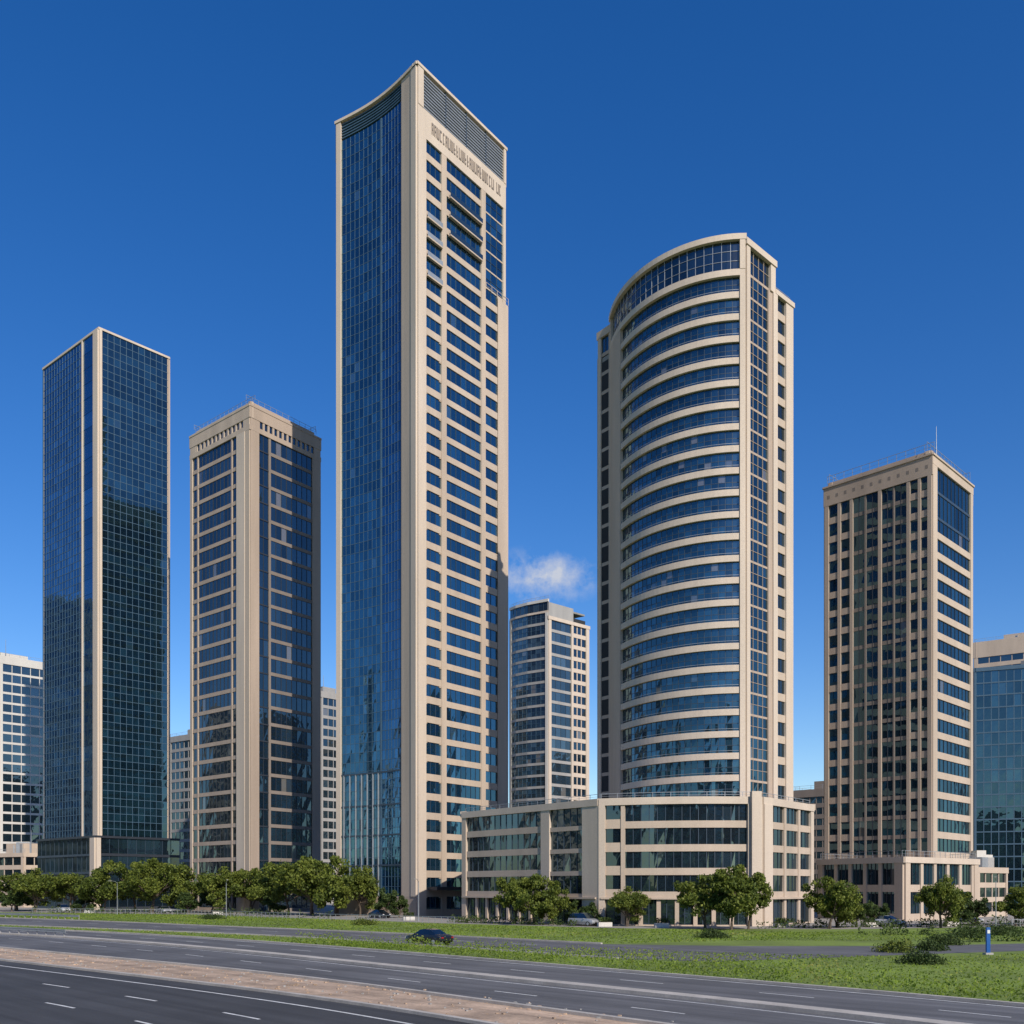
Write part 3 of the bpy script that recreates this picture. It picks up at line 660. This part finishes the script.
# ------------------------------------------------------------ vehicles
def paint(name, col):
    m, nt, out = new_mat(name); p = N(nt, 'ShaderNodeBsdfPrincipled', Roughness=.25, Metallic=.3)
    p.inputs['Base Color'].default_value = (*col, 1); p.inputs['Coat Weight'].default_value = .6
    nt.links.new(p.outputs[0], out.inputs[0]); return m
for k, cc in dict(c_black=(.015, .017, .022), c_white=(.6, .6, .6), c_silver=(.35, .36, .38), c_red=(.25, .03, .03), rubber=(.02, .02, .02), lamp_w=(.8, .8, .8), lamp_r=(.4, .02, .02), c_blue=(.03, .12, .4)).items(): M[k] = paint(k, cc)
def car(name, x, y, rot, col, suv=False):
    B = Builder(name); H = 1.72 if suv else 1.42
    sec = [(-2.25, .42, .62, .72, .74, .60), (-2.12, .30, .66, .86, .86, .64), (-1.75, .24, .68, .96, .90, .68), (-1.45, .22, .70, .99, .91, .70),
           (-.75, .22, .72, H-.06, .92, .60), (-.1, .22, .72, H, .92, .62), (.45, .22, .71, H-.05, .92, .60), (1.15, .22, .69, .97, .91, .70), (1.7, .24, .64, .88, .89, .66), (2.1, .30, .56, .74, .84, .58), (2.25, .40, .52, .6, .72, .5)]
    if suv: sec[2] = (-2.0, .3, .7, H-.2, .9, .62); sec[3] = (-1.6, .3, .72, H-.04, .92, .64); sec = [(a, b, c_+.08, d+.06*(d < 1.2), e, f) for a, b, c_, d, e, f in sec]
    rings = []
    for (sx, zb, zm, zr, wb, wr) in sec:
        belt = min(zr-.02, max(zm+.22, .9 if not suv else 1.02)) if zr > 1 else zm+(zr-zm)*.7
        pr = [(wb*.9, zb), (wb, zm*.75), (wb*.98, zm+.02), (wb*.93, belt), (wr, zr-.015), (wr*.6, zr)]
        rings.append([(sx, -a, b) for a, b in pr]+[(sx, a, b) for a, b in pr[::-1]])
    for i in range(len(rings)-1):
        A, D = rings[i], rings[i+1]
        for j in range(11):
            m = col
            cab = max(sec[i][3], sec[i+1][3]) > 1.1
            if cab and j in (3, 7) : m = 'g_dark'
            if cab and abs(sec[i][3]-sec[i+1][3]) > .25 and j in (4, 5, 6): m = 'g_dark'
            B.quad(m, [A[j], D[j], D[j+1], A[j+1]], .3)
    B.quad(col, rings[0][::-1]); B.quad(col, rings[-1])
    for sx in (-1.4, 1.4):
        for sy in (-1, 1):
            B.tube([(sx, sy*.72, .32), (sx, sy*.93, .32)], [.32, .32], 'rubber', 18)
            B.tube([(sx, sy*.93, .32), (sx, sy*.945, .32)], [.20, .18], 'alum', 12)
    for sy in (-.62, .62):
        B.cbox(2.17, sy, .58, .12, .28, .12, 'lamp_w'); B.cbox(-2.2, sy, .64, .12, .26, .12, 'lamp_r')
        B.cbox(.75, sy*1.55, .93, .14, .16, .11, col)
    B.cbox(2.2, 0, .38, .1, .8, .14, 'rubber')
    B.build(loc=(x, y, .01), rot=rot)
car('car', -7.3, 88.0, math.radians(-40)+math.pi, 'c_black')
cols_ = ['c_white', 'c_silver', 'c_black', 'c_silver', 'c_white']
for i, (x, y) in enumerate([(-92, 205), (-69, 198), (-22, 166), (9.5, 132.0), (49, 130.5), (63, 139)]):
    car('parked_car', x, y, math.radians(random.choice([-50, 130, -45])), cols_[i % 5], i % 3 == 0)
def lamp(x, y, h, rot):
    B = Builder('street_lamp'); B.tube([(0, 0, 0), (0, 0, .8), (0, 0, h)], [.11, .07, .04], 'alum')
    B.tube([(0, 0, h-.1), (.6, 0, h+.25), (1.6, 0, h+.35)], [.05, .04, .035], 'alum', 6); B.cbox(1.9, 0, h+.3, .7, .22, .1, 'grey'); B.build(loc=(x, y, 0), rot=rot)
for x, y in ((-75, 190), (-48, 168), (-14, 150), (60, 124)): lamp(x, y, 6, random.uniform(-2.2, -1))
B = Builder('blue_totem_sign'); B.cbox(0, 0, 0, .7, .35, .15, 'grey'); B.cbox(0, 0, .15, .34, .12, 1.9, 'c_blue'); B.cbox(0, -.07, 1.6, .24, .02, .25, 'lamp_w'); B.build(loc=(35.7, 75, 0), rot=.3)
for nm, pts in (('perimeter_railing', [(-95, 198), (-62, 186), (-34, 160)]), ('perimeter_railing', [(-30, 156), (-8, 139)]), ('perimeter_railing', [(64, 128), (95, 136)])):
    B = Builder(nm); rail(B, Path(pts), 0, 1.0, 'alum', 0, 1.2); B.build()
for x, y in ((-84, 199), (-55, 187), (-16, 155), (12, 129.5), (19, 127), (34, 126.5), (46, 128.5), (58, 132)):
    B = Builder('concrete_planter'); B.prism([(-.9, -.45), (.9, -.45), (.9, .45), (-.9, .45)], 0, .55, 'white'); B.prism([(-.8, -.35), (.8, -.35), (.8, .35), (-.8, .35)], .55, .58, 'brown')
    rp = np.random.RandomState(int(x+200)); P = np.stack([rp.uniform(-.8, .8, 260), rp.uniform(-.35, .35, 260), .58+rp.rand(260)*.6], 1)
    for v4 in leaf_cloud(P, .12).reshape(-1, 4, 3): B.quad('leafd', [tuple(v) for v in v4])
    B.build(loc=(x, y, .01), rot=rp.rand()*.6)

# ------------------------------------------------------------ sky, sun, camera
el_, az = math.radians(36), math.atan2(.48, -.88)   # sun behind the camera, to its right
w = bpy.data.worlds.new('World'); S.world = w; w.use_nodes = True; nt = w.node_tree; nt.nodes.clear(); L = nt.links.new
out = N(nt, 'ShaderNodeOutputWorld'); bg = N(nt, 'ShaderNodeBackground', Strength=.14)
sk = nt.nodes.new('ShaderNodeTexSky'); sk.sky_type = 'NISHITA'; sk.sun_disc = False; sk.sun_elevation = el_; sk.sun_rotation = az
sk.air_density = 1.0; sk.dust_density = .35; sk.ozone_density = 3.0
hs = N(nt, 'ShaderNodeHueSaturation', Saturation=1.36, Value=1.0, Hue=.512)
L(sk.outputs[0], hs.inputs['Color'])
tc = N(nt, 'ShaderNodeTexCoord')
sub = N(nt, 'ShaderNodeVectorMath', operation='SUBTRACT'); d = Vector((.032, 1, .311)).normalized(); sub.inputs[1].default_value = d
L(tc.outputs['Generated'], sub.inputs[0])
ml = N(nt, 'ShaderNodeVectorMath', operation='MULTIPLY'); ml.inputs[1].default_value = (.9, 1, 2.1); L(sub.outputs[0], ml.inputs[0])
ln_ = N(nt, 'ShaderNodeVectorMath', operation='LENGTH'); L(ml.outputs[0], ln_.inputs[0])
nz = N(nt, 'ShaderNodeTexNoise', Scale=30.0, Detail=8.0, Roughness=.62); L(tc.outputs['Generated'], nz.inputs['Vector'])
mr = N(nt, 'ShaderNodeMapRange'); mr.inputs['From Min'].default_value = .064; mr.inputs['From Max'].default_value = 0.0; L(ln_.outputs['Value'], mr.inputs['Value'])
ad = N(nt, 'ShaderNodeMath', operation='MULTIPLY_ADD'); L(nz.outputs[0], ad.inputs[0]); ad.inputs[1].default_value = 3.2; ad.inputs[2].default_value = -1.8
a2 = N(nt, 'ShaderNodeMath', operation='ADD'); L(ad.outputs[0], a2.inputs[0]); L(mr.outputs[0], a2.inputs[1])
m3 = N(nt, 'ShaderNodeMath', operation='MULTIPLY', use_clamp=True); L(a2.outputs[0], m3.inputs[0]); L(mr.outputs[0], m3.inputs[1])
m4 = N(nt, 'ShaderNodeMath', operation='MULTIPLY', use_clamp=True); L(m3.outputs[0], m4.inputs[0]); m4.inputs[1].default_value = 1.7
mx = N(nt, 'ShaderNodeMix', data_type='RGBA'); L(m4.outputs[0], mx.inputs[0]); L(hs.outputs[0], mx.inputs[6]); mx.inputs[7].default_value = (4.0, 4.3, 5.0, 1)
L(mx.outputs[2], bg.inputs[0]); L(bg.outputs[0], out.inputs[0])
sun = bpy.data.lights.new('sun', 'SUN'); sun.energy = 5.0; sun.angle = math.radians(.5); sun.color = (1, .92, .81)
so = bpy.data.objects.new('sun', sun); C.objects.link(so)
sd = Vector((math.sin(az)*math.cos(el_), math.cos(az)*math.cos(el_), math.sin(el_)))
so.rotation_euler = sd.to_track_quat('Z', 'Y').to_euler()
cam = bpy.data.cameras.new('camera'); co = bpy.data.objects.new('camera', cam); C.objects.link(co); S.camera = co
co.location = (0, 0, 5); co.rotation_euler = (math.radians(90), 0, 0)
cam.sensor_width = 36; cam.lens = 36*1000/1024; cam.shift_y = 376/1024; cam.clip_end = 9000; cam.clip_start = .5
S.view_settings.view_transform = 'Standard'; S.view_settings.look = 'None'; S.view_settings.exposure = 0
